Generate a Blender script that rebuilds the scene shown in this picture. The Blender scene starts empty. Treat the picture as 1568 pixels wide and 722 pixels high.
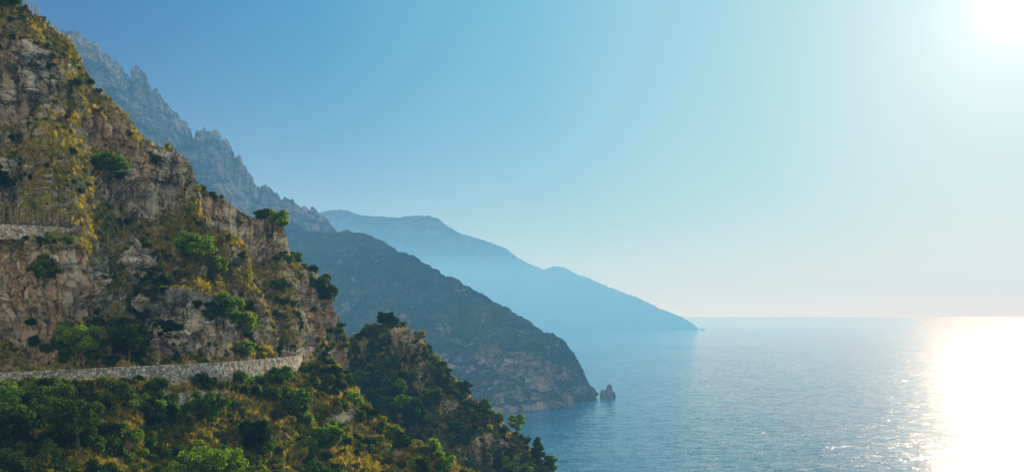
import bpy, math, numpy as np
rng=np.random.default_rng(7)
scene=bpy.context.scene
scene.view_settings.view_transform='Standard'
F=1307.0; HZ=484.0; CX=784.0; ZC=100.0
SUN_AZ=math.radians(30.6); SUN_EL=math.radians(17.6)
sd=(math.sin(SUN_AZ)*math.cos(SUN_EL),math.cos(SUN_AZ)*math.cos(SUN_EL),math.sin(SUN_EL))

# ------------------------------------------------------------ noise
perm=rng.permutation(256); G=rng.normal(size=(256,3)); G/=np.linalg.norm(G,axis=1)[:,None]
RV=rng.random((256,3))
def hsh(i,j,k): return perm[(perm[(perm[i&255]+j)&255]+k)&255]
def perlin(p):
    i=np.floor(p).astype(np.int64); f=p-i; u=f*f*f*(f*(f*6-15)+10); r=0
    for a in (0,1):
        for b in (0,1):
            for c in (0,1):
                g=G[hsh(i[:,0]+a,i[:,1]+b,i[:,2]+c)]
                d=g[:,0]*(f[:,0]-a)+g[:,1]*(f[:,1]-b)+g[:,2]*(f[:,2]-c)
                w=(u[:,0] if a else 1-u[:,0])*(u[:,1] if b else 1-u[:,1])*(u[:,2] if c else 1-u[:,2])
                r=r+w*d
    return r*1.6
def fbm(p,o=4,gain=.5,ridged=False):
    r=0;a=1.0;s=0
    for k in range(o):
        n=perlin(p*(2.03**k)+17.3*k)
        if ridged: n=1-2*np.abs(n)
        r=r+a*n; s+=a; a*=gain
    return r/s
def cells(p):
    i=np.floor(p).astype(np.int64); best=np.full(len(p),1e9); val=np.zeros(len(p)); 
    for a in (-1,0,1):
        for b in (-1,0,1):
            for c in (-1,0,1):
                q=i+np.array([a,b,c]); h=hsh(q[:,0],q[:,1],q[:,2]); o=q+RV[h]
                dv=p-o; d=(dv**2).sum(1); m=d<best
                t=RV[(h+31)&255]; v=t[:,0]-.5+ (dv*(RV[(h+77)&255]-.5)).sum(1)*1.2
                best=np.where(m,d,best); val=np.where(m,v,val)
    return val
def ss(a,b,x):
    t=np.clip((x-a)/(b-a),0,1); return t*t*(3-2*t)

# ------------------------------------------------------------ mesh helpers
def mesh_obj(name,V,Q,mats,matidx=None,smooth=True,attrs=None,link=True):
    me=bpy.data.meshes.new(name); V=np.asarray(V,dtype=np.float32); Q=np.asarray(Q,dtype=np.int32)
    n=Q.shape[1]
    me.vertices.add(len(V)); me.vertices.foreach_set('co',V.ravel())
    me.loops.add(Q.size); me.loops.foreach_set('vertex_index',Q.ravel())
    me.polygons.add(len(Q)); me.polygons.foreach_set('loop_start',np.arange(0,Q.size,n,dtype=np.int32))
    me.polygons.foreach_set('loop_total',np.full(len(Q),n,dtype=np.int32))
    for m in mats: me.materials.append(m)
    if matidx is not None: me.polygons.foreach_set('material_index',np.asarray(matidx,dtype=np.int32))
    me.polygons.foreach_set('use_smooth',np.full(len(Q),smooth))
    me.update(calc_edges=True); me.validate()
    if attrs:
        for k,v in attrs.items():
            a=me.attributes.new(k,'FLOAT','POINT'); a.data.foreach_set('value',np.asarray(v,dtype=np.float32))
    ob=bpy.data.objects.new(name,me)
    if link: scene.collection.objects.link(ob)
    return ob
class Geo:
    def __init__(s): s.V=[];s.Q=[];s.M=[];s.n=0
    def add(s,V,Q,m=0):
        V=np.asarray(V,float);Q=np.asarray(Q,int)
        s.V.append(V);s.Q.append(Q+s.n);s.M.append(np.full(len(Q),m));s.n+=len(V)
    def box(s,c,sz,m=0,rz=0):
        x,y,z=[a/2 for a in sz]; v=np.array([[-x,-y,-z],[x,-y,-z],[x,y,-z],[-x,y,-z],[-x,-y,z],[x,-y,z],[x,y,z],[-x,y,z]])
        cr,sr=math.cos(rz),math.sin(rz); v=np.c_[v[:,0]*cr-v[:,1]*sr,v[:,0]*sr+v[:,1]*cr,v[:,2]]+np.array(c)
        s.add(v,[[0,3,2,1],[4,5,6,7],[0,1,5,4],[1,2,6,5],[2,3,7,6],[3,0,4,7]],m)
    def tube(s,P,R,m=0,n=7):
        P=np.asarray(P,float); V=[];Q=[]
        for k in range(len(P)):
            d=P[min(k+1,len(P)-1)]-P[max(k-1,0)]; d=d/(np.linalg.norm(d)+1e-9)
            a=np.cross(d,[.3,.9,.1] if abs(d[2])>.8 else [0,0,1.]); a/=np.linalg.norm(a); b=np.cross(d,a)
            for j in range(n):
                t=2*math.pi*j/n; V.append(P[k]+R[k]*(a*math.cos(t)+b*math.sin(t)))
        for k in range(len(P)-1):
            for j in range(n):
                Q.append([k*n+j,k*n+(j+1)%n,(k+1)*n+(j+1)%n,(k+1)*n+j])
        s.add(V,Q,m)
    def leaves(s,c,r,cnt,size,m=0,up=.3):
        d=rng.normal(size=(cnt,3)); d/=np.linalg.norm(d,axis=1)[:,None]
        rad=rng.random(cnt)**.35; P=np.array(c)+d*rad[:,None]*np.array(r)
        nrm=d*.7+rng.normal(size=(cnt,3))*.7+[0,0,up]; nrm/=np.linalg.norm(nrm,axis=1)[:,None]
        a=np.cross(nrm,rng.normal(size=(cnt,3))); a/=np.linalg.norm(a,axis=1)[:,None]; b=np.cross(nrm,a)
        l=size*(.6+.8*rng.random(cnt))[:,None]; w=l*.55
        V=np.stack([P-a*l,P-b*w,P+a*l,P+b*w],1).reshape(-1,3)
        s.add(V,np.arange(cnt*4).reshape(-1,4),m)
    def obj(s,name,mats,smooth=True,link=True):
        return mesh_obj(name,np.vstack(s.V),np.vstack(s.Q),mats,np.concatenate(s.M),smooth,link=link)

# ------------------------------------------------------------ materials
def newmat(name):
    m=bpy.data.materials.new(name); m.use_nodes=True; nt=m.node_tree; nt.nodes.clear()
    return m,nt,nt.nodes,nt.links
def nd(nt,t,**k):
    n=nt.nodes.new(t)
    for a,b in k.items():
        if a.startswith('i_'): n.inputs[a[2:].replace('_',' ')].default_value=b
        else: setattr(n,a,b)
    return n
def ramp(nt,src,stops):
    r=nt.nodes.new('ShaderNodeValToRGB'); e=r.color_ramp.elements
    while len(e)<len(stops): e.new(.5)
    for k,(p,c) in enumerate(stops):
        e[k].position=p; e[k].color=(c[0],c[1],c[2],1) if not isinstance(c,(int,float)) else (c,c,c,1)
    nt.links.new(src,r.inputs[0]); return r.outputs[0]
def noise(nt,co,scale,detail=6,rough=.55,sc=None,dist=0,out=0):
    L=nt.links
    if sc is not None:
        mp=nd(nt,'ShaderNodeMapping'); mp.inputs['Scale'].default_value=sc; L.new(co,mp.inputs[0]); co=mp.outputs[0]
    n=nd(nt,'ShaderNodeTexNoise'); n.inputs['Scale'].default_value=scale; n.inputs['Detail'].default_value=detail
    n.inputs['Roughness'].default_value=rough; n.inputs['Distortion'].default_value=dist
    L.new(co,n.inputs['Vector']); return n.outputs[out]
def mix(nt,f,a,b,bt='MIX'):
    n=nd(nt,'ShaderNodeMix',data_type='RGBA',blend_type=bt); L=nt.links
    for s,v in ((0,f),(6,a),(7,b)):
        if isinstance(v,(int,float)): n.inputs[s].default_value=v
        elif isinstance(v,tuple): n.inputs[s].default_value=(*v,1)
        else: L.new(v,n.inputs[s])
    return n.outputs[2]
def mth(nt,op,a,b=0.,c=None):
    n=nd(nt,'ShaderNodeMath',operation=op); L=nt.links
    for s,v in enumerate((a,b,c)):
        if v is None: continue
        if isinstance(v,(int,float)): n.inputs[s].default_value=v
        else: L.new(v,n.inputs[s])
    return n.outputs[0]
def vmath(nt,op,a,b=None,scale=None):
    n=nd(nt,'ShaderNodeVectorMath',operation=op); L=nt.links
    for s,v in ((0,a),(1,b)):
        if v is None: continue
        if isinstance(v,tuple): n.inputs[s].default_value=v
        else: L.new(v,n.inputs[s])
    if scale is not None:
        if isinstance(scale,(int,float)): n.inputs['Scale'].default_value=scale
        else: L.new(scale,n.inputs['Scale'])
    return n.outputs[0]

def hill_mat(name,k,rockc,grassc,bumpd,rockbias=0.,stain=.5,crk=.3,crs=.36):
    """k = feature size multiplier in metres"""
    m,nt,N,L=newmat(name)
    co=nd(nt,'ShaderNodeTexCoord').outputs['Object']
    at=nd(nt,'ShaderNodeAttribute',attribute_name='rock').outputs['Fac']
    nz=nd(nt,'ShaderNodeSeparateXYZ'); L.new(nd(nt,'ShaderNodeNewGeometry').outputs['Normal'],nz.inputs[0])
    big=noise(nt,co,.05/k,5,.6); med=noise(nt,co,.35/k,6,.65); fine=noise(nt,co,1.6/k,6,.7)
    streak=noise(nt,co,.50/k,6,.64,(1,1,.15),.5)
    strata=noise(nt,co,.5/k,4,.6,(.25,.25,1.3),.3)
    rc=ramp(nt,mth(nt,'ADD',mth(nt,'MULTIPLY',streak,.65),mth(nt,'MULTIPLY',strata,.35)),
        [(.37,tuple(c*.13 for c in rockc)),(.43,tuple(c*.52 for c in rockc)),(.48,rockc),(.57,tuple(min(.82,c*1.5) for c in rockc))])
    st=ramp(nt,noise(nt,co,.07/k,4,.55,(1,1,.6)),[(.45,0.),(.58,stain)])
    rc=mix(nt,st,rc,(rockc[0]*1.05,rockc[1]*.76,rockc[2]*.45))
    crack=nd(nt,'ShaderNodeTexVoronoi',feature='DISTANCE_TO_EDGE'); crack.inputs['Scale'].default_value=crs/k
    wv=vmath(nt,'ADD',co,vmath(nt,'SCALE',noise(nt,co,.5/k,4,.5,out=1),scale=4.*k))
    mp=nd(nt,'ShaderNodeMapping'); mp.inputs['Scale'].default_value=(1,1,.36)
    L.new(wv,mp.inputs[0]); L.new(mp.outputs[0],crack.inputs['Vector'])
    cr=ramp(nt,crack.outputs['Distance'],[(0.,crk),(.08,1.)])
    rc=mix(nt,.9,rc,cr,'MULTIPLY')  # crack edges darkened in the albedo, painted crevice shade for contrast
    gc=ramp(nt,mth(nt,'ADD',mth(nt,'MULTIPLY',big,.45),mth(nt,'MULTIPLY',med,.55)),[(.36,grassc[0]),(.48,grassc[1]),(.60,grassc[2])])
    gc=mix(nt,.6,gc,ramp(nt,fine,[(.35,.25),(.62,1.4)]),'MULTIPLY')
    v=mth(nt,'ADD',at,mth(nt,'MULTIPLY',mth(nt,'SUBTRACT',med,.5),1.5))
    v=mth(nt,'ADD',v,mth(nt,'MULTIPLY',mth(nt,'SUBTRACT',fine,.5),.7))
    v=mth(nt,'ADD',v,mth(nt,'MULTIPLY',mth(nt,'SUBTRACT',.5,nz.outputs[2]),.7))
    v=mth(nt,'ADD',v,rockbias)
    mask=ramp(nt,v,[(.42,0.),(.52,1.)])
    col=mix(nt,mask,gc,rc)
    b=nd(nt,'ShaderNodeBump'); b.inputs['Strength'].default_value=1.; b.inputs['Distance'].default_value=bumpd
    h=mth(nt,'ADD',mth(nt,'MULTIPLY',fine,.8),mth(nt,'MULTIPLY',mth(nt,'ADD',streak,strata),1.3))
    h=mth(nt,'ADD',h,mth(nt,'MULTIPLY',cr,.4))
    L.new(h,b.inputs['Height'])
    bs=nd(nt,'ShaderNodeBsdfDiffuse'); bs.inputs['Roughness'].default_value=.6
    L.new(col,bs.inputs['Color']); L.new(b.outputs[0],bs.inputs['Normal'])
    o=nd(nt,'ShaderNodeOutputMaterial'); L.new(bs.outputs[0],o.inputs[0]); return m

def leaf_mat(name,c1,c2,c3,trans=.45):
    m,nt,N,L=newmat(name)
    oi=nd(nt,'ShaderNodeObjectInfo').outputs['Random']
    pos=nd(nt,'ShaderNodeNewGeometry').outputs['Position']
    n=noise(nt,pos,.09,4,.6); f=noise(nt,pos,1.3,3,.6)
    v=mth(nt,'ADD',mth(nt,'MULTIPLY',n,.35),mth(nt,'ADD',mth(nt,'MULTIPLY',oi,.4),mth(nt,'MULTIPLY',f,.25)))
    c=ramp(nt,v,[(.34,c1),(.5,c2),(.66,c3)])
    d=nd(nt,'ShaderNodeBsdfDiffuse'); t=nd(nt,'ShaderNodeBsdfTranslucent')
    L.new(c,d.inputs[0]); L.new(mix(nt,1.,c,(2.2,2.0,.5),'MULTIPLY'),t.inputs[0])
    mx=nd(nt,'ShaderNodeMixShader'); mx.inputs[0].default_value=trans
    L.new(d.outputs[0],mx.inputs[1]); L.new(t.outputs[0],mx.inputs[2])
    o=nd(nt,'ShaderNodeOutputMaterial'); L.new(mx.outputs[0],o.inputs[0]); return m
def plain_mat(name,c,rough=.8,metal=0.,var=.3,sc=3.):
    m,nt,N,L=newmat(name); co=nd(nt,'ShaderNodeTexCoord').outputs['Object']
    n=noise(nt,co,sc,5,.6); cc=mix(nt,1.,c,ramp(nt,n,[(.3,1-var),(.7,1+var)]),'MULTIPLY')
    b=nd(nt,'ShaderNodeBsdfPrincipled'); L.new(cc,b.inputs['Base Color']); b.inputs['Roughness'].default_value=rough; b.inputs['Metallic'].default_value=metal
    o=nd(nt,'ShaderNodeOutputMaterial'); L.new(b.outputs[0],o.inputs[0]); return m
def stone_mat(name):
    m,nt,N,L=newmat(name); co=nd(nt,'ShaderNodeTexCoord').outputs['Object']
    v=nd(nt,'ShaderNodeTexVoronoi'); v.inputs['Scale'].default_value=2.2; L.new(co,v.inputs['Vector'])
    e=nd(nt,'ShaderNodeTexVoronoi',feature='DISTANCE_TO_EDGE'); e.inputs['Scale'].default_value=2.2; L.new(co,e.inputs['Vector'])
    sp=nd(nt,'ShaderNodeSeparateColor'); L.new(v.outputs['Color'],sp.inputs[0])
    c=ramp(nt,sp.outputs[0],[(0.,(.30,.24,.16)),(.5,(.58,.49,.36)),(1.,(.74,.66,.52))])
    g=ramp(nt,e.outputs['Distance'],[(0.,.30),(.07,1.)])
    c=mix(nt,1.,c,g,'MULTIPLY'); c=mix(nt,ramp(nt,noise(nt,co,.35,5,.7),[(.54,0.),(.74,.5)]),c,(.14,.14,.07))
    b=nd(nt,'ShaderNodeBump'); b.inputs['Distance'].default_value=.12; L.new(g,b.inputs['Height'])
    bs=nd(nt,'ShaderNodeBsdfDiffuse'); L.new(c,bs.inputs[0]); L.new(b.outputs[0],bs.inputs['Normal'])
    o=nd(nt,'ShaderNodeOutputMaterial'); L.new(bs.outputs[0],o.inputs[0]); return m

M_near=hill_mat('near_cliff_rock_and_grass',1.,(.58,.495,.365),[(.07,.09,.014),(.25,.22,.03),(.46,.35,.075)],.9,.06,.62)
M_knoll=hill_mat('knoll_rock_and_scrub',1.3,(.42,.36,.26),[(.03,.05,.010),(.09,.10,.02),(.24,.20,.05)],.8,-.03)
M_mid=hill_mat('mountain_rock_and_scrub',9.,(.25,.225,.195),[(.018,.032,.013),(.045,.058,.023),(.115,.105,.047)],9.,-.02,.15,.35)
M_far=hill_mat('far_mountain_rock',30.,(.10,.10,.09),[(.04,.05,.03),(.05,.055,.03),(.08,.08,.05)],6.,-.1,.1,.8)
M_leafD=leaf_mat('dark_evergreen_leaves',(.014,.034,.009),(.045,.09,.016),(.12,.17,.028))
M_leafO=leaf_mat('olive_scrub_leaves',(.05,.08,.013),(.15,.17,.022),(.29,.27,.04))
M_leafG=leaf_mat('pine_needles',(.035,.09,.010),(.105,.21,.018),(.20,.30,.03),.5)
M_grass=leaf_mat('dry_grass_blades',(.16,.16,.025),(.34,.28,.05),(.50,.40,.11),.45)
M_core=plain_mat('dark_foliage_core',(.013,.020,.006))  # solid cores added inside foliage to block light, inner shade in the colour
M_bark=plain_mat('pine_bark',(.10,.065,.04),.9)
M_stone=stone_mat('dry_stone_masonry')
M_asph=plain_mat('asphalt',(.06,.06,.062),.85)
M_white=plain_mat('road_paint',(.78,.77,.74),.6,0,.1)
M_metal=plain_mat('galvanised_metal',(.30,.30,.29),.5,.6,.2)
M_wood=plain_mat('weathered_post',(.09,.07,.05),.9)
M_red=plain_mat('sign_red_paint',(.60,.03,.02),.4,0,.05)

# ------------------------------------------------------------ terrain builder
LANDS={}
def station(px,py,D): 
    return np.stack([(px-CX)/F*D,D,ZC-(py-HZ)/F*D],-1)
def landform(name,top,bot,nx,ny,rock,disp,mat,wmin=.15,back=(2.,8,.9),skirt=None,jag=2.,key=None,px0=None,px1=None,smooth=True,keep=.7):
    top=np.array(top,float);bot=np.array(bot,float)
    px=np.linspace(px0 if px0 is not None else top[0,0],px1 if px1 is not None else top[-1,0],nx)
    tp=np.interp(px,top[:,0],top[:,1]);td=np.interp(px,top[:,0],top[:,2])
    bp=np.interp(px,bot[:,0],bot[:,1]);bd=np.interp(px,bot[:,0],bot[:,2])
    z0=np.zeros(nx); tp=tp+jag*fbm(np.c_[px/14.,z0,z0+3.3],5,.6)*1.6
    t=np.linspace(0,1,ny)[:,None]
    PY=bp+(tp-bp)*t; PX=np.broadcast_to(px,PY.shape)
    R=np.clip(rock(PX,PY,t),0,1)
    w=wmin+(1-R); g=np.cumsum(w,0); g=(g-g[0])/(g[-1]-g[0])
    D=bd+(td-bd)*g
    P=station(PX,PY,D)
    rows=[P];Rr=[R]
    st,nb,slope=back
    bk=[];kk=np.arange(1,nb+1)
    for k in kk:
        s=st*(k**1.5); bk.append(P[-1]+np.array([-.35*s,.94*s,-slope*s]))
    if bk: rows.append(np.stack(bk)); Rr.append(np.repeat(R[-1:],nb,0))
    if skirt:
        sk=[]; n=skirt[0]; dx,dy=skirt[1],skirt[2]
        for k in range(n,0,-1):
            f=k/n; q=P[0].copy(); zt=q[:,2]*(1-f)+(-8)*f; dz=q[:,2]-zt; q[:,0]+=dx*dz; q[:,1]+=dy*dz; q[:,2]=zt; sk.append(q)
        rows.insert(0,np.stack(sk)); Rr.insert(0,np.full((n,nx),.45))
    A=np.concatenate(rows,0);RR=np.concatenate(Rr,0); ns=skirt[0] if skirt else 0
    gu=np.gradient(A,axis=1);gv=np.gradient(A,axis=0);Nn=np.cross(gu,gv);Nn/=np.linalg.norm(Nn,axis=2)[...,None]+1e-9
    if Nn[...,1].mean()>0: Nn=-Nn
    nh,nw=A.shape[:2]; flat=A.reshape(-1,3)
    d=disp(flat,RR.ravel()).reshape(nh,nw)
    tt=(np.arange(nh)-ns)/(ny-1.); d=d*(1-keep*ss(.88,1.,tt))[:,None]   # keep the surveyed skyline
    A=A+Nn*d[...,None]
    idx=np.arange(nh*nw).reshape(nh,nw)
    Q=np.stack([idx[:-1,:-1],idx[:-1,1:],idx[1:,1:],idx[1:,:-1]],-1).reshape(-1,4)
    gu=np.gradient(A,axis=1);gv=np.gradient(A,axis=0);N2=np.cross(gu,gv);ar=np.linalg.norm(N2,axis=2);N2/=ar[...,None]+1e-9
    ob=mesh_obj(name,A.reshape(-1,3),Q,[mat],attrs={'rock':RR.ravel()},smooth=smooth)
    LANDS[key or name]=dict(P=A[ns:ns+ny+3],R=RR[ns:ns+ny+3],N=N2[ns:ns+ny+3],A=ar[ns:ns+ny+3],ob=ob)
    return ob
def blobs(lst,base=0.,ns=28.,na=.35,seed=0.):
    def f(PX,PY,t):
        r=np.full(PX.shape,base)
        for (x,y,rx,ry,w) in lst:
            r=r+w*np.exp(-(((PX-x)/rx)**2+((PY-y)/ry)**2)**1.5)
        p=np.c_[PX.ravel()/ns,PY.ravel()/(ns*1.3),np.full(PX.size,seed)]
        return r+na*fbm(p,4).reshape(PX.shape)
    return f
def disp_near(amp=1.):
    def f(p,R):
        w=p+2.*np.c_[perlin(p/9.),perlin(p/9.+50),perlin(p/9.+90)]
        d=3.2*fbm(p/26.,3)+2.8*fbm(w*np.array([.12,.12,.04]),4,.55,True)-1.2
        c=cells(w*np.array([1/4.2,1/4.2,1/11.])); c2=cells(w*np.array([1/1.6,1/1.6,1/4.5])+9)
        d+= (5.2*c+2.0*c2)*(.08+.92*R)
        d+= 1.1*R*fbm(w*np.array([.05,.05,.55]),3)
        d+= .45*fbm(p/1.6,4)
        return d*amp
    return f
def disp_mt(sc,amp,crag=1.):
    def f(p,R):
        q=p/sc; w=q+.6*np.c_[perlin(q*.7),perlin(q*.7+50),perlin(q*.7+90)]
        d=1.1*fbm(w*np.array([.5,.5,.12]),5,.55,True)+.7*fbm(w*1.1,5,.55)-.35
        c=cells(w*np.array([1.6,1.6,.7])); d+=crag*.5*c*(.15+R); d+=crag*.26*cells(w*np.array([4.5,4.5,2.]))*(.15+R)
        return d*amp
    return f

topA=[(-170,-170,178),(-60,-60,165),(0,-18,161),(25,8,160),(60,25,161),(85,42,162),(103,62,163),(120,82,163),(132,112,164),(142,136,164),(180,163,166),(200,190,167),(222,214,169),(240,226,169),(262,228,168),(285,240,166),(297,262,163),(303,300,160),(310,332,158),(330,345,157),(360,360,156),(380,382,156),(392,430,156),(398,490,156),(402,548,156)]
botA=[(-170,592,96),(-60,584,105),(0,578,112),(200,566,127),(330,559,139),(402,553,150)]
rockA=[(30,130,55,75,.9),(235,275,75,50,.95),(160,205,45,30,.6),(60,470,80,85,.8),(110,420,50,40,.5),(205,400,30,40,.6),(300,505,95,45,.85),(225,470,30,60,.3),(350,395,40,25,.5),(10,270,25,30,.4)]
landform('rocky_hillside',topA,botA,480,520,blobs(rockA,.10),disp_near(),M_near,key='A',px0=-170,skirt=(6,.02,.02),smooth=False)
topB=[(270,272,190),(290,285,190),(305,290,190),(335,300,190),(360,318,190),(385,330,190),(412,337,190),(430,346,190),(438,368,189),(445,398,188),(452,480,187)]
botB=[(270,560,172),(452,545,178)]
landform('rocky_hillside',topB,botB,190,230,blobs([(380,350,70,45,.9),(330,330,30,30,.4)],.2,seed=5.),disp_near(.7),M_near,key='B',skirt=(4,.02,.02),smooth=False)
topC=[(360,398,212),(400,396,212),(430,392,211),(447,392,210),(458,402,210),(470,412,210),(488,421,210),(500,440,211),(506,458,212),(513,482,213),(520,503,214),(530,525,216),(538,545,218)]
botC=[(360,552,168),(400,548,172),(460,542,184),(530,533,214),(538,547,216)]
landform('rocky_hillside',topC,botC,200,200,blobs([(425,490,50,60,.9),(490,460,40,60,.75)],.2,seed=8.),disp_near(.7),M_near,key='C',skirt=(4,-.3,.3),smooth=False)

topF=[(-170,592,94),(0,586,103.5),(120,585,110),(200,587,115.5),(250,592,119.5),(330,590,126.5),(400,582,138.5),(440,576,146),(458,569,151.5),(475,555,156),(500,550,159),(520,562,159),(545,600,155),(570,634,152),(640,678,148),(715,722,145),(790,765,142),(900,830,138)]
botF=[(-170,820,78),(0,800,86),(300,800,98),(500,800,114),(715,810,134),(900,850,136)]
landform('slope_below_road',topF,botF,420,230,blobs([(300,610,70,20,.65),(60,590,40,12,.3),(230,680,45,16,.6),(520,640,35,16,.6),(420,670,30,14,.5),(600,690,25,10,.5),(80,640,30,12,.4)],.10,seed=3.),disp_near(.40),M_near,key='F',skirt=(16,.9,-.5),back=(1.5,8,1.1),jag=1.)
topK=[(440,565,262),(500,536,258),(520,525,256),(550,516,254),(575,503,252),(592,496,250),(610,498,250),(632,508,249),(648,515,248),(655,535,248),(678,560,246),(700,590,244),(730,612,242),(760,640,239),(790,664,237),(820,694,234),(850,722,231),(900,790,225),(960,880,218)]
botK=[(440,700,215),(590,760,195),(700,830,190),(850,900,195),(960,940,205)]
landform('wooded_knoll',topK,botK,300,230,blobs([(622,525,30,26,1.3),(745,690,40,22,.8),(655,565,20,25,.7),(560,560,20,12,.4),(690,620,20,12,.5)],.06,seed=4.),disp_near(.9),M_knoll,key='K',skirt=(20,.7,-.5),back=(2.,10,.9),jag=3.)

topM=[(-100,-60,1150),(60,30,1280),(105,50,1320),(120,52,1335),(127,62,1340),(145,66,1360),(155,80,1378),(163,84,1380),(178,97,1400),(190,114,1420),(198,120,1430),(207,108,1430),(218,112,1440),(228,130,1446),(240,140,1460),(250,150,1475),(258,165,1480),(275,180,1500),(290,198,1520),(297,218,1520),(301,206,1530),(315,199,1540),(330,201,1545),(342,208,1560),(352,222,1570),(356,238,1580),(366,240,1585),(370,256,1590),(386,268,1610),(391,282,1615),(405,288,1630),(430,301,1660),(455,312,1690),(480,322,1720),(492,330,1740),(520,360,1780),(600,420,1850),(700,500,1900)]
botM=[(-100,590,880),(200,590,950),(400,575,1050),(560,570,1150),(700,562,1300)]
def rockM(PX,PY,t):
    r=.12+.65*ss(.45,.9,t)*np.ones_like(PX); p=np.c_[PX.ravel()/40,PY.ravel()/25,np.full(PX.size,2.)]
    return r+.5*fbm(p,4).reshape(PX.shape)
landform('mountain_ridge',topM,botM,700,480,rockM,disp_mt(110.,30.,1.5),M_mid,wmin=.3,back=(40.,6,.6),jag=10.,key='M',keep=.72,smooth=False)
topH=[(380,330,1640),(430,335,1600),(470,352,1540),(500,357,1500),(530,352,1460),(558,358,1430),(590,372,1400),(620,388,1370),(650,404,1340),(700,432,1290),(750,458,1240),(800,486,1190),(825,503,1165),(848,511,1140),(862,520,1125),(872,538,1110),(884,556,1095),(895,578,1080),(904,594,1065),(911,608,1050)]
botH=[(380,650,790),(560,645,812),(700,638,850),(760,633.5,875),(800,629,902),(860,621.5,951),(890,616.5,987),(911,610.5,1034)]
def rockH(PX,PY,t):
    r=.14+.6*np.exp(-((PX-800)/130)**2)*(1-ss(.35,.8,t))+.2*ss(.9,1,t)
    p=np.c_[PX.ravel()/35,PY.ravel()/22,np.full(PX.size,6.)]
    return r+.5*fbm(p,4).reshape(PX.shape)
landform('headland',topH,botH,600,360,rockH,disp_mt(80.,23.),M_mid,wmin=.4,back=(30.,7,.75),jag=4.,key='H',skirt=(2,.0,-.1),smooth=False)
topR=[(440,322,9000),(490,325,8800),(505,321,8700),(520,320,8650),(538,325,8600),(555,331,8500),(580,332,8450),(610,334,8400),(640,331,8300),(658,331,8200),(675,338,8150),(690,350,8100),(700,357,8050),(725,364,8000),(752,371,7900),(775,381,7800),(790,392,7750),(808,404,7700),(833,413,7600),(850,409,7550),(862,410,7500),(885,421,7400),(910,430,7300),(940,442,7200),(965,452,7100),(985,461,7000),(1005,470,6900),(1025,478,6800),(1045,486,6700),(1058,494,6600),(1068,503.0,6520)]
botR=[(440,508.5,5350),(700,507,5700),(900,505.3,6150),(1000,504.6,6350),(1068,504.3,6450)]
landform('distant_mountain',topR,botR,420,180,rockM,disp_mt(650.,60.,.5),M_far,wmin=.6,back=(150.,5,.4),jag=1.5,key='R',skirt=(1,0,-.1))

def stack(pos,parts):
    g=Geo()
    for (dx,dy,r,h,sx) in parts:
        n=40;mm=28; V=[]
        for j in range(mm):
            t=j/(mm-1)
            rad=r*(1-.7*t**2.)*(1 if t<1 else .02)
            for i in range(n):
                a=2*math.pi*i/n; V.append([dx+rad*math.cos(a)*sx,dy+rad*math.sin(a),-6+t*(h+6)])
        V=np.array(V); q=V/6.; d=2.2*fbm(q+pos[0],4)+2.0*cells(q*1.2); c=V-np.array([dx,dy,0]); c[:,2]=0; c/=np.linalg.norm(c,axis=1)[:,None]+1e-6
        V=V+c*(d*np.clip(r/9,.2,1))[:,None]
        Q=[[j*n+i,j*n+(i+1)%n,(j+1)*n+(i+1)%n,(j+1)*n+i] for j in range(mm-1) for i in range(n)]
        g.add(V,Q)
    ob=g.obj('sea_stack',[M_mid]); ob.location=pos
    a=ob.data.attributes.new('rock','FLOAT','POINT'); a.data.foreach_set('value',np.full(len(ob.data.vertices),.9,dtype=np.float32))
stack(((933-CX)/F*1060,1060,0),[(0,0,6.,16,1.),(-8,-2,4.8,9,1.),(5,3,4.5,7,1.)])
stack(((1075-CX)/F*6480,6480,0),[(0,0,14,10,1.8)])

# ------------------------------------------------------------ sea: normals from a wave-slope field
m,nt,N,L=newmat('sea_water')
co=nd(nt,'ShaderNodeTexCoord').outputs['Object']
def slope(sc,det,rough,map_,amp):
    c=noise(nt,co,sc,det,rough,map_,out=1); return vmath(nt,'SCALE',vmath(nt,'SUBTRACT',c,(.5,.5,.5)),scale=amp)
sl_=vmath(nt,'ADD',slope(.9,4,.6,(.7,1.,1),1.35),vmath(nt,'ADD',slope(.17,3,.6,(.6,1.,1),.62),slope(.035,3,.5,(.7,1.,1),.18)))
gust=ramp(nt,noise(nt,co,.0028,6,.65,(1,.4,1),1.2),[(.36,.50),(.52,.85),(.68,1.30)])
g2=noise(nt,co,.08,5,.80,(.6,1.,1))
gust2=mth(nt,'MULTIPLY_ADD',mth(nt,'POWER',mth(nt,'MULTIPLY',g2,2.),7.),.60,.32)
s_=vmath(nt,'SCALE',sl_,scale=mth(nt,'MULTIPLY',gust,mth(nt,'MINIMUM',gust2,3.6)))
s_=vmath(nt,'MULTIPLY',s_,(1.35,.75,0.))
nrm=vmath(nt,'NORMALIZE',vmath(nt,'ADD',s_,(0.,0.,1.)))
bc=mix(nt,ramp(nt,noise(nt,co,.09,5,.7,(.5,1.,1)),[(.36,0.),(.64,1.)]),(.001,.075,.15),(.003,.13,.235))  # ripple light and dark painted into the water's base colour
def water(r):
    pb=nd(nt,'ShaderNodeBsdfPrincipled'); pb.inputs['Roughness'].default_value=r; pb.inputs['IOR'].default_value=1.333; pb.inputs['Specular IOR Level'].default_value=.30
    L.new(bc,pb.inputs['Base Color']); L.new(nrm,pb.inputs['Normal']); return pb.outputs[0]
mw=nd(nt,'ShaderNodeMixShader'); mw.inputs[0].default_value=.14; L.new(water(.06),mw.inputs[1]); L.new(water(.34),mw.inputs[2])
o=nd(nt,'ShaderNodeOutputMaterial'); L.new(mw.outputs[0],o.inputs[0])
S=150000.
mesh_obj('sea',[[-S,-3000,0],[S,-3000,0],[S,S,0],[-S,S,0]],[[0,1,2,3]],[m])

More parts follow.
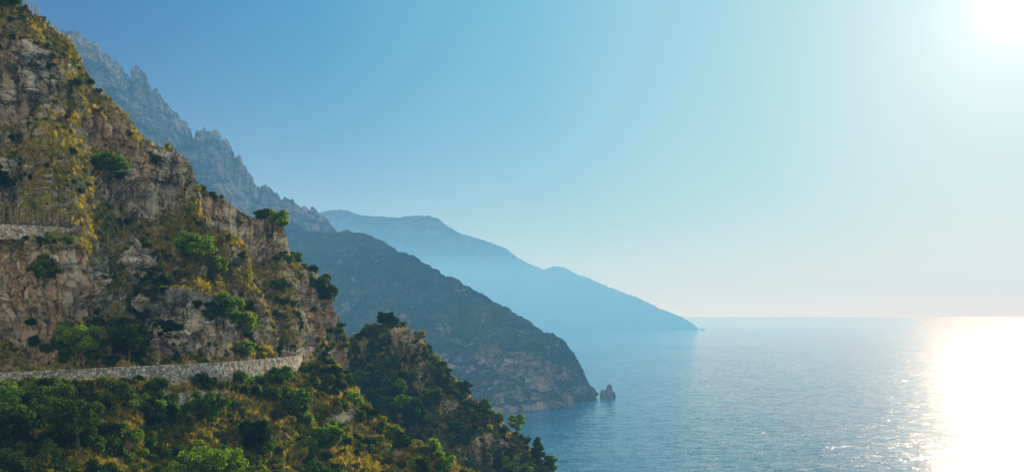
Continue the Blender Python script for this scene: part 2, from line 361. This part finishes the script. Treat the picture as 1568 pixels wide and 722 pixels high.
# ------------------------------------------------------------ road and walls
OUT=np.array([(-78,78),(-71,90),(-62.4,104),(-57,111),(-52.3,117),(-48,122),(-44.1,127.5),(-41.5,134),(-39.2,141),(-37.4,149),(-38.4,157),(-42.5,165),(-46.5,173),(-47.5,181),(-46.,189),(-44.,198),(-43.5,208),(-46,220)],float)
def smooth(P,n=220):
    s=np.r_[0,np.cumsum(np.linalg.norm(np.diff(P,axis=0),axis=1))]; t=np.linspace(0,s[-1],n)
    Q=np.stack([np.interp(t,s,P[:,k]) for k in range(P.shape[1])],1)
    for _ in range(40): Q[1:-1]=.5*Q[1:-1]+.25*(Q[:-2]+Q[2:])
    return Q
O=smooth(OUT); T=np.gradient(O,axis=0);T/=np.linalg.norm(T,axis=1)[:,None];LN=np.c_[-T[:,1],T[:,0]]
def strip(name,a,b,z,mat,mod=None):
    A=O+LN*a;B=O+LN*b;n=len(O)
    V=np.vstack([np.c_[A,np.full(n,z)],np.c_[B,np.full(n,z)]]);Q=[[i,i+1,n+i+1,n+i] for i in range(n-1)]
    return V,Q
ZR=92.
g=Geo(); V,Q=strip('r',.3,12.,ZR,None); g.add(V,Q,0)
for a in (.75,7.2): V,Q=strip('l',a,a+.15,ZR+.004,None); g.add(V,Q,1)
V,Q=strip('l',3.9,4.02,ZR+.004,None); g.add(V,[q for i,q in enumerate(Q) if (i//5)%2==0],1)
g.obj('road',[M_asph,M_white],False)
def wall_sweep(name,P,zb,zt,th,mat,nz=14,cap=True):
    n=len(P);T=np.gradient(P,axis=0);T/=np.linalg.norm(T,axis=1)[:,None];Nl=np.c_[-T[:,1],T[:,0]]
    prof=[(-.0,zb)]+[(0,zb+(zt-zb)*k/nz) for k in range(1,nz+1)]+[(th,zt),(th,zb)]
    V=[]
    for (a,z) in prof:
        zz=(np.asarray(z)+np.zeros(n)); V.append(np.c_[P+Nl*a,zz])
    V=np.concatenate(V); q=V*np.array([1.3,1.3,1.3]); V=V+np.c_[perlin(q),perlin(q+9),perlin(q+20)*.7]*.10
    m=len(prof); Q=[[k*n+i,k*n+i+1,(k+1)*n+i+1,(k+1)*n+i] for k in range(m-1) for i in range(n-1)]
    return mesh_obj(name,V,Q,[mat],smooth=False)
O2=smooth(OUT,500)
wall_sweep('roadside_stone_wall',O2,ZR-4.+3.2*ss(154,166,O2[:,1]),ZR+1.1,.45,M_stone,20)
# ------------------------------------------------------------ ground lookup
def ground(px,py,keys):
    best=None
    for k in keys:
        P=LANDS[k]['P'].reshape(-1,3); u=CX+F*P[:,0]/P[:,1]; v=HZ-F*(P[:,2]-ZC)/P[:,1]
        d=(u-px)**2+(v-py)**2; m=d<max(9.,d.min()+4)
        c=P[m][np.argmin(P[m][:,1])]
        if best is None or d.min()<best[0]-30 or (d.min()<best[0]+30 and c[1]<best[1][1]): best=(d.min(),c)
    return best[1]
pts=np.array([ground(x,350+x*.03,['A']) for x in np.linspace(-40,116,12)])
pts[:,:2]=smooth(pts[:,:2],12); 
line=smooth(np.c_[pts[:,:2],np.interp(np.arange(12),[0,11],[pts[:4,2].mean(),pts[-4:,2].mean()])],80)
cam2=line[:,:2]*(1-3.2/np.linalg.norm(line[:,:2],axis=1))[:,None]
zt=line[:,2]+.6
wall_sweep('terrace_stone_wall',cam2,line[:,2]-1.6,zt,.5,M_stone,8)
g=Geo()
Ls=cam2*(1+.3/np.linalg.norm(cam2,axis=1))[:,None]
ids=np.linspace(2,76,18).astype(int)
for k,i in enumerate(ids):
    hh=3.1-1.1*k/17; g.box((Ls[i,0],Ls[i,1],zt[i]+hh/2),(.20,.20,hh),0)
for fr in (.35,.75,.97):
    P=[(Ls[i,0],Ls[i,1],zt[i]+(3.1-1.1*k/17)*fr) for k,i in enumerate(ids)]; g.tube(P,[.04]*len(P),0,5)
g.obj('wooden_fence',[M_wood],False)
def netfence(p0,p1,h,n,r=.06):
    a=ground(*p0); b=ground(*p1); g=Geo()
    for k in range(n):
        c=a+(b-a)*k/(n-1); g.tube([c-[0,0,1.5],c+[0,0,h]],[r,r*.8],0,5)
    for j in range(6):
        z=h*(j+.5)/6; g.tube([a+[0,0,z],b+[0,0,z]],[.02,.02],0,4)
    for k in range(n*5):
        c=a+(b-a)*k/(n*5-1); g.tube([c,c+[0,0,h]],[.012,.012],0,3)
    g.obj('rockfall_fence',[M_metal],False)
netfence((318,349,['A']),(362,364,['A']),2.2,7)
netfence((36,12,['A']),(64,25,['A']),2.2,6,.08)
g=Geo(); pth=O[118:170]
for i in range(0,len(pth),5): g.box((pth[i,0]-.2,pth[i,1],ZR+1.5),(.07,.07,.9),0)
g.tube([(p[0]-.2,p[1],ZR+1.9) for p in pth],[.035]*len(pth),0,5)
g.obj('roadside_railing',[M_metal],False)
sx=(243-CX)/F*122.5; g=Geo(); g.tube([(0,0,0),(0,0,3.2)],[.05,.05],0,8)
def tri(c,s,y,m):
    h=s*math.sqrt(3)/2; v=[(-s/2,y,c-h/3),(s/2,y,c-h/3),(0,y,c+h*2/3)]; v+=[(a,y+.02,b_) for a,_,b_ in v]
    g.add(v,[[0,1,2,2],[3,5,4,4],[0,3,4,1],[1,4,5,2],[2,5,3,0]],m)
tri(2.75,1.2,-.07,1); tri(2.75,.76,-.095,2); g.box((0,-.102,2.76),(.07,.01,.26),3)
ob=g.obj('warning_sign',[M_metal,M_red,M_white,M_asph],False); ob.location=(sx,122.5,ZR); ob.rotation_euler[2]=.35

# ------------------------------------------------------------ vegetation prototypes
def proto_coll(name,makers):
    c=bpy.data.collections.new(name)
    for mk in makers:
        o=mk(); c.objects.link(o)
    return c
def icoblob(g,c,r,m):
    n=10;mm=7;V=[]
    for j in range(mm):
        ph=math.pi*j/(mm-1)
        for i in range(n):
            a=2*math.pi*i/n; k=.8+.35*rng.random(); V.append([c[0]+r[0]*k*math.sin(ph)*math.cos(a),c[1]+r[1]*k*math.sin(ph)*math.sin(a),c[2]+r[2]*k*math.cos(ph)])
    g.add(V,[[j*n+i,j*n+(i+1)%n,(j+1)*n+(i+1)%n,(j+1)*n+i] for j in range(mm-1) for i in range(n)],m)
def bush(mat,leaf=.10,nl=5,cnt=190):
    def f():
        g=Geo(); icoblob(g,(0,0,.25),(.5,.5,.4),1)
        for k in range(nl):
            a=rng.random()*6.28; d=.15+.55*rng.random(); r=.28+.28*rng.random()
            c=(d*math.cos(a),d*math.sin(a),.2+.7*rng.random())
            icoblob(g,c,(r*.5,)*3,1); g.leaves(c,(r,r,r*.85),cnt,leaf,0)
        g.leaves((0,0,.25),(.95,.95,.5),180,leaf,0)
        return g.obj('shrub_leaves',[mat,M_core],False,link=False)
    return f
def tuft(mat):
    def f():
        g=Geo(); V=[];Q=[]
        for k in range(26):
            a=rng.random()*6.28; r0=.25*rng.random(); l=.5+.6*rng.random(); le=.25+.5*rng.random(); w=.035
            b0=np.array([math.cos(a)*r0,math.sin(a)*r0,-.1]); d=np.array([math.cos(a),math.sin(a),0]); s=np.array([-d[1],d[0],0])
            t=b0+d*le*l+[0,0,l]; mid=b0+d*le*l*.35+[0,0,l*.6]; i=len(V)
            V+= [b0-s*w,b0+s*w,mid+s*w*.8,mid-s*w*.8,t+s*.008,t-s*.008]; Q+=[[i,i+1,i+2,i+3],[i+3,i+2,i+4,i+5]]
        g.add(V,Q,0)
        return g.obj('grass_blades',[mat],False,link=False)
    return f
C_dark=proto_coll('dark_shrubs',[bush(M_leafD) for _ in range(6)])
C_olive=proto_coll('olive_shrubs',[bush(M_leafO,.09,6,150) for _ in range(5)])
C_green=proto_coll('green_shrubs',[bush(M_leafG,.10,6,170) for _ in range(4)])
C_grass=proto_coll('grass_tufts',[tuft(M_grass) for _ in range(4)])
def scatter(name,P,S_,coll):
    n=len(P); me=bpy.data.meshes.new(name); me.vertices.add(n); me.vertices.foreach_set('co',P.astype(np.float32).ravel())
    a=me.attributes.new('scl','FLOAT_VECTOR','POINT'); a.data.foreach_set('vector',S_.astype(np.float32).ravel())
    r=np.c_[rng.normal(size=(n,2))*.15,rng.random(n)*6.28]; a=me.attributes.new('rot','FLOAT_VECTOR','POINT'); a.data.foreach_set('vector',r.astype(np.float32).ravel())
    a=me.attributes.new('idx','INT','POINT'); a.data.foreach_set('value',rng.integers(0,len(coll.objects),n).astype(np.int32))
    ob=bpy.data.objects.new(name,me); scene.collection.objects.link(ob)
    ng=bpy.data.node_groups.new(name,'GeometryNodeTree')
    ng.interface.new_socket('Geometry',in_out='INPUT',socket_type='NodeSocketGeometry'); ng.interface.new_socket('Geometry',in_out='OUTPUT',socket_type='NodeSocketGeometry')
    gi=ng.nodes.new('NodeGroupInput');go=ng.nodes.new('NodeGroupOutput'); ip=ng.nodes.new('GeometryNodeInstanceOnPoints')
    ci=ng.nodes.new('GeometryNodeCollectionInfo'); ci.inputs['Collection'].default_value=coll; ci.inputs['Separate Children'].default_value=True; ci.inputs['Reset Children'].default_value=True
    ip.inputs['Pick Instance'].default_value=True
    def na(nm,ty):
        q=ng.nodes.new('GeometryNodeInputNamedAttribute'); q.data_type=ty; q.inputs['Name'].default_value=nm; return q.outputs['Attribute']
    L=ng.links; L.new(gi.outputs[0],ip.inputs['Points']); L.new(ci.outputs[0],ip.inputs['Instance'])
    L.new(na('idx','INT'),ip.inputs['Instance Index']); L.new(na('rot','FLOAT_VECTOR'),ip.inputs['Rotation']); L.new(na('scl','FLOAT_VECTOR'),ip.inputs['Scale'])
    L.new(ip.outputs[0],go.inputs[0])
    md=ob.modifiers.new('scatter','NODES'); md.node_group=ng
def pick(key,n,wf,smin,smax,pw=2.,flat=.85):
    D=LANDS[key]; P=D['P'].reshape(-1,3); R=D['R'].ravel(); nz=np.abs(D['N'].reshape(-1,3)[:,2])
    u=CX+F*P[:,0]/P[:,1]; v=HZ-F*(P[:,2]-ZC)/P[:,1]
    w=np.sqrt(D['A'].ravel())*np.clip(wf(u,v,R,nz,P),0,None)
    if key=='A': w=w*np.where((u<122)&(v>292)&(v<368),.06,1.)   # terrace kept clear in front of the fence
    w/=w.sum()
    i=rng.choice(len(P),n,p=w); s=smin+(smax-smin)*rng.random(n)**pw
    if key=='F':   # keep growth below the parapet
        tv=np.interp(u[i],[0,200,330,460],[583,579,572,565]); room=np.clip((v[i]-tv)/F*P[i,1]+.10,.22,9)
        s=np.where(u[i]<455,np.minimum(s,room*.85),s)
    q=P[i]+rng.normal(size=(n,3))*.15; return q,np.c_[s,s,s*(flat+.3*rng.random(n))],u[i],v[i]
def cl(P,s,seed): return fbm(P/s+seed,3)
def wA(seed,thr=.0,sc=9.):
    return lambda u,v,R,nz,P: ss(-.15,.3,cl(P,sc,seed)-thr)*(1-ss(.35,.75,R)*.93)*(.15+nz)
def wb(lst):
    def f(u,v,R,nz,P):
        r=0*u
        for (x,y,rx,ry,w_) in lst: r=r+w_*np.exp(-(((u-x)/rx)**2+((v-y)/ry)**2)**1.5)
        return r
    return f
def cat(*a): return np.vstack([x[0] for x in a]),np.vstack([x[1] for x in a])
big=[(130,525,28,25,1.),(195,525,32,26,1.4),(100,540,30,14,.5),(235,440,22,30,.9),(215,475,20,20,.6),(68,412,14,10,.8),(120,290,16,12,.5),(30,205,25,10,.5),(75,370,30,14,.7),(375,530,10,14,.6),(50,520,12,25,.6),(325,480,25,14,.8),(230,240,14,8,.3),(5,260,8,12,.6),(170,350,14,12,.3),(105,130,30,8,.5)]
P,S_=cat(pick('A',650,wA(1.),.25,1.0,2.5),pick('A',330,wb(big),.5,1.5),pick('B',200,wA(4.),.4,1.4),pick('C',320,wA(6.),.4,1.5),pick('C',120,lambda u,v,R,nz,P:ss(.2,-.0,R)+wb([(500,440,20,20,1.),(420,430,25,15,1.)])(u,v,R,nz,P),.8,1.7))
scatter('hillside_shrubs',P,S_,C_dark)
P,S_=cat(pick('A',1400,wA(11.,-.1),.22,.9,2.2),pick('B',220,wA(14.),.3,1.1),pick('C',320,wA(16.),.3,1.1))
scatter('hillside_olive_scrub',P,S_,C_olive)
P,S_=cat(pick('A',16000,lambda u,v,R,nz,P:(1-ss(.3,.55,R)*.985)*(.2+nz),.35,1.0,1.5,.8),pick('B',1200,wA(1.,-.3),.4,1.,1.5),pick('C',1500,wA(2.,-.3),.4,1.),pick('F',16000,lambda u,v,R,nz,P:ss(-.4,.1,cl(P,9.,3.))*(1-ss(.4,.7,R))*(v<735),.4,1.0),pick('K',4000,lambda u,v,R,nz,P:ss(-.1,.2,cl(P,12.,53.))*(v<735),.5,1.2))
scatter('dry_grass',P,S_,C_grass)
left=lambda u: 1-ss(150,400,u)
P,S_=cat(pick('F',1000,lambda u,v,R,nz,P:(ss(-.05,.2,cl(P,6.,21.))*(.3+left(u)))*(1-ss(.4,.7,R))*(v<760),.4,1.9,1.8,.95),pick('F',60,wb([(490,572,25,14,1.),(520,590,16,16,1.)]),.6,1.5),
         pick('K',1500,lambda u,v,R,nz,P:(1-ss(.4,.8,R)*.95)*ss(-.2,.15,cl(P,11.,23.))*(v<800),.5,1.7,1.6,.95))
scatter('slope_dark_shrubs',P,S_,C_dark)
P,S_=cat(pick('F',1700,lambda u,v,R,nz,P:ss(-.2,.15,cl(P,7.,31.))*(1.2-.6*left(u))*(1-ss(.4,.7,R))*(v<760),.3,1.2,1.8,.95),pick('K',1100,lambda u,v,R,nz,P:ss(-.1,.2,cl(P,14.,35.))*(v<800),.4,1.3))
scatter('slope_olive_shrubs',P,S_,C_olive)
P,S_=cat(pick('F',520,lambda u,v,R,nz,P:ss(0.,.25,cl(P,9.,41.))*(v<760),.5,1.8),pick('K',340,lambda u,v,R,nz,P:ss(.0,.25,cl(P,12.,45.))*(v<800),.7,1.8))
scatter('slope_green_shrubs',P,S_,C_green)

# ------------------------------------------------------------ individual trees
def pine(base,h,w,style='round',dens=1.,lean=(0,0),leaf=.17,lm=None):
    g=Geo(); top=np.array([lean[0],lean[1],h*(.9 if style!='umbrella' else .86)])
    P=[np.array([0,0,-.6])]+[top*t+np.array([math.sin(t*5+base[0])*.04*h,math.cos(t*4)*.03*h,0]) for t in (.2,.4,.6,.8,1.)]
    P=np.array(P); r0=.035*h+.05; g.tube(P,[r0,r0*.85,r0*.7,r0*.52,r0*.35,r0*.15],1)
    nlimb={'round':11,'umbrella':11,'cone':16}[style]
    for k in range(nlimb):
        f=(k+.5)/nlimb
        if style=='umbrella': t=.55+.42*f; L_=w/2*(1.05-.55*f); rise=.12*h*(1-f)+.05*h
        elif style=='cone': t=.25+.75*f; L_=w/2*(1.1-.95*f); rise=.03*h
        else: t=.35+.62*f; L_=w/2*(.65+.45*math.sin(f*3.0)); rise=.08*h
        s=top*t; s=np.array([np.interp(s[2],P[:,2],P[:,0]),np.interp(s[2],P[:,2],P[:,1]),s[2]])
        a=k*2.4+rng.random()*.8; L_*=.75+.4*rng.random()
        e=s+np.array([math.cos(a)*L_,math.sin(a)*L_,rise*(.6+.8*rng.random())]); mid=(s+e)/2+[0,0,-.03*h]
        g.tube([s,mid,e],[r0*.3,r0*.2,r0*.08],1,5)
        for q in range(3):
            c=s+(e-s)*(.5+.25*q)+rng.normal(size=3)*.06*w; r=w*(.13+.07*rng.random())
            fl=.5 if style=='umbrella' else .75
            g.leaves(c,(r,r,r*fl),int(150*dens),leaf,0,.5)
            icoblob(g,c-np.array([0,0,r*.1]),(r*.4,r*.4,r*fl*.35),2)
    ob=g.obj('pine_tree',[lm or M_leafG,M_bark,M_core],False); ob.location=base; return ob
T=[(162,292,'A',62,58,'umbrella'),(300,418,'A',60,62,'umbrella'),(332,420,'A',30,30,'round'),(345,500,'A',48,55,'round'),(372,515,'A',40,36,'round'),
 (128,556,'A',58,46,'round'),(195,560,'A',66,60,'round'),(262,545,'A',60,30,'round'),(374,552,'A',28,22,'round'),(68,430,'A',32,36,'round'),
 (402,340,'B',20,22,'round'),(427,350,'B',30,26,'round'),(452,402,'C',18,16,'round'),(5,300,'A',48,26,'round'),(15,18,'A',45,40,'round'),
 (430,452,'C',22,26,'round'),(518,520,'C',36,20,'round'),
 (588,498,'K',20,24,'round'),(568,510,'K',18,22,'round'),(548,600,'K',36,36,'round'),(560,640,'K',46,44,'round'),(612,650,'K',46,52,'umbrella'),(640,655,'K',48,34,'cone'),(604,612,'K',34,36,'round'),
 (793,670,'K',40,20,'round'),(826,702,'K',36,18,'cone'),(842,716,'K',22,14,'round'),(784,726,'K',26,30,'round'),(742,632,'K',24,18,'cone'),(712,600,'K',20,18,'round'),(700,668,'K',24,22,'round'),(660,620,'K',26,28,'round'),(764,646,'K',18,16,'round'),
 (320,660,'F',62,50,'round'),(430,590,'F',30,34,'round'),(460,640,'F',46,32,'round'),(120,690,'F',80,60,'round'),(15,690,'F',60,44,'round'),(510,690,'F',40,34,'round'),(330,735,'F',50,80,'round'),(395,690,'F',50,44,'round')]
darks={(195,560),(68,430),(120,690),(15,690),(588,498),(568,510),(402,340),(712,600),(395,690),(262,545),(5,300)}
for (x,y,k,hp,wp,stl) in T:
    p=ground(x,y,[k]); s=p[1]/F
    pine(p,hp*s,wp*s,stl,leaf=.12+.0006*p[1],lean=(rng.normal()*.05*hp*s,rng.normal()*.05*hp*s),lm=M_leafD if (x,y) in darks else None)

# ------------------------------------------------------------ air haze (absorbing volume over land and sea, scattered light put in as emission)
sig=np.array([.072,.155,.245])*1e-3; Lh=np.array([.56,.76,.79])
m=bpy.data.materials.new('aerial_haze'); m.use_nodes=True; nt=m.node_tree; nt.nodes.clear()
ab=nd(nt,'ShaderNodeVolumeAbsorption'); mx=sig.max(); ab.inputs['Density'].default_value=mx; ab.inputs['Color'].default_value=(*(1-sig/mx),1)
em=nd(nt,'ShaderNodeEmission'); e=sig*Lh; em.inputs['Color'].default_value=(*(e/e.max()),1); em.inputs['Strength'].default_value=float(e.max())
ad=nd(nt,'ShaderNodeAddShader'); nt.links.new(ab.outputs[0],ad.inputs[0]); nt.links.new(em.outputs[0],ad.inputs[1])
o=nd(nt,'ShaderNodeOutputMaterial'); nt.links.new(ad.outputs[0],o.inputs['Volume'])
g=Geo(); g.box((0,4000,230),(40000,13000,560)); g.obj('atmospheric_haze',[m],False)

# ------------------------------------------------------------ world, sun, camera
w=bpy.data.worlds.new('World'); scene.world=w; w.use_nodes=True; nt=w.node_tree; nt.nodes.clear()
sky=nd(nt,'ShaderNodeTexSky',sky_type='NISHITA'); sky.sun_disc=False; sky.sun_elevation=SUN_EL; sky.sun_rotation=SUN_AZ
sky.air_density=1.0; sky.dust_density=.5; sky.ozone_density=2.0
bg=nd(nt,'ShaderNodeBackground'); bg.inputs['Strength'].default_value=.10
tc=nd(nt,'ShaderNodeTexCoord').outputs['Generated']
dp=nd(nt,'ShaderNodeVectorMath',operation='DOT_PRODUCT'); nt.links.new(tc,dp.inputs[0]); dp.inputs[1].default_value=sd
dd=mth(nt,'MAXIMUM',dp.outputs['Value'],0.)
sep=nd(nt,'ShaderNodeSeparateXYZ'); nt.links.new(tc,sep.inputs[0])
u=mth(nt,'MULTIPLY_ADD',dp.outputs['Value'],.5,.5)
azim=ramp(nt,u,[(0.,(1.,.92,.74)),(.45,(.88,.82,.68)),(.68,(.12,.21,.40)),(.78,(.004,.095,.34)),(.80,(.006,.115,.37)),(.875,(.04,.27,.53)),(.94,(.15,.47,.67)),(.98,(.34,.65,.78)),(.995,(.52,.76,.83))])  # first stops: bright warm sky added behind the camera to fill near slope
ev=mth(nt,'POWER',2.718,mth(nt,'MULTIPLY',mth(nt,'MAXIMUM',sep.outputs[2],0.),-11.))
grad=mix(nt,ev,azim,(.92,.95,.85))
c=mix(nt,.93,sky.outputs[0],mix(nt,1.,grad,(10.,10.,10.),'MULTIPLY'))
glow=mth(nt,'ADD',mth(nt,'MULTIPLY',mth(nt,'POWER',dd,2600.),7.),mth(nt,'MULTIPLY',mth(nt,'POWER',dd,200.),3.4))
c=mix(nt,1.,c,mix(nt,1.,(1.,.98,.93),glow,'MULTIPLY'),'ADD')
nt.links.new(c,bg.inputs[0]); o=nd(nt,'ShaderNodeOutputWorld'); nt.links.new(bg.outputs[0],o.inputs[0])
from mathutils import Vector
sl=bpy.data.lights.new('sun','SUN'); sl.energy=5.; sl.angle=math.radians(.5); sl.color=(1.,.90,.72)
so=bpy.data.objects.new('sun',sl); scene.collection.objects.link(so); so.rotation_euler=Vector(sd).to_track_quat('Z','Y').to_euler(); so.location=(300,500,400)
cd=bpy.data.cameras.new('camera'); cd.lens=30.; cd.sensor_width=36.; cd.shift_y=123/1568; cd.clip_end=400000; cd.clip_start=.5
cam=bpy.data.objects.new('camera',cd); scene.collection.objects.link(cam); cam.location=(0,0,ZC); cam.rotation_euler=(math.radians(90),0,0); scene.camera=cam
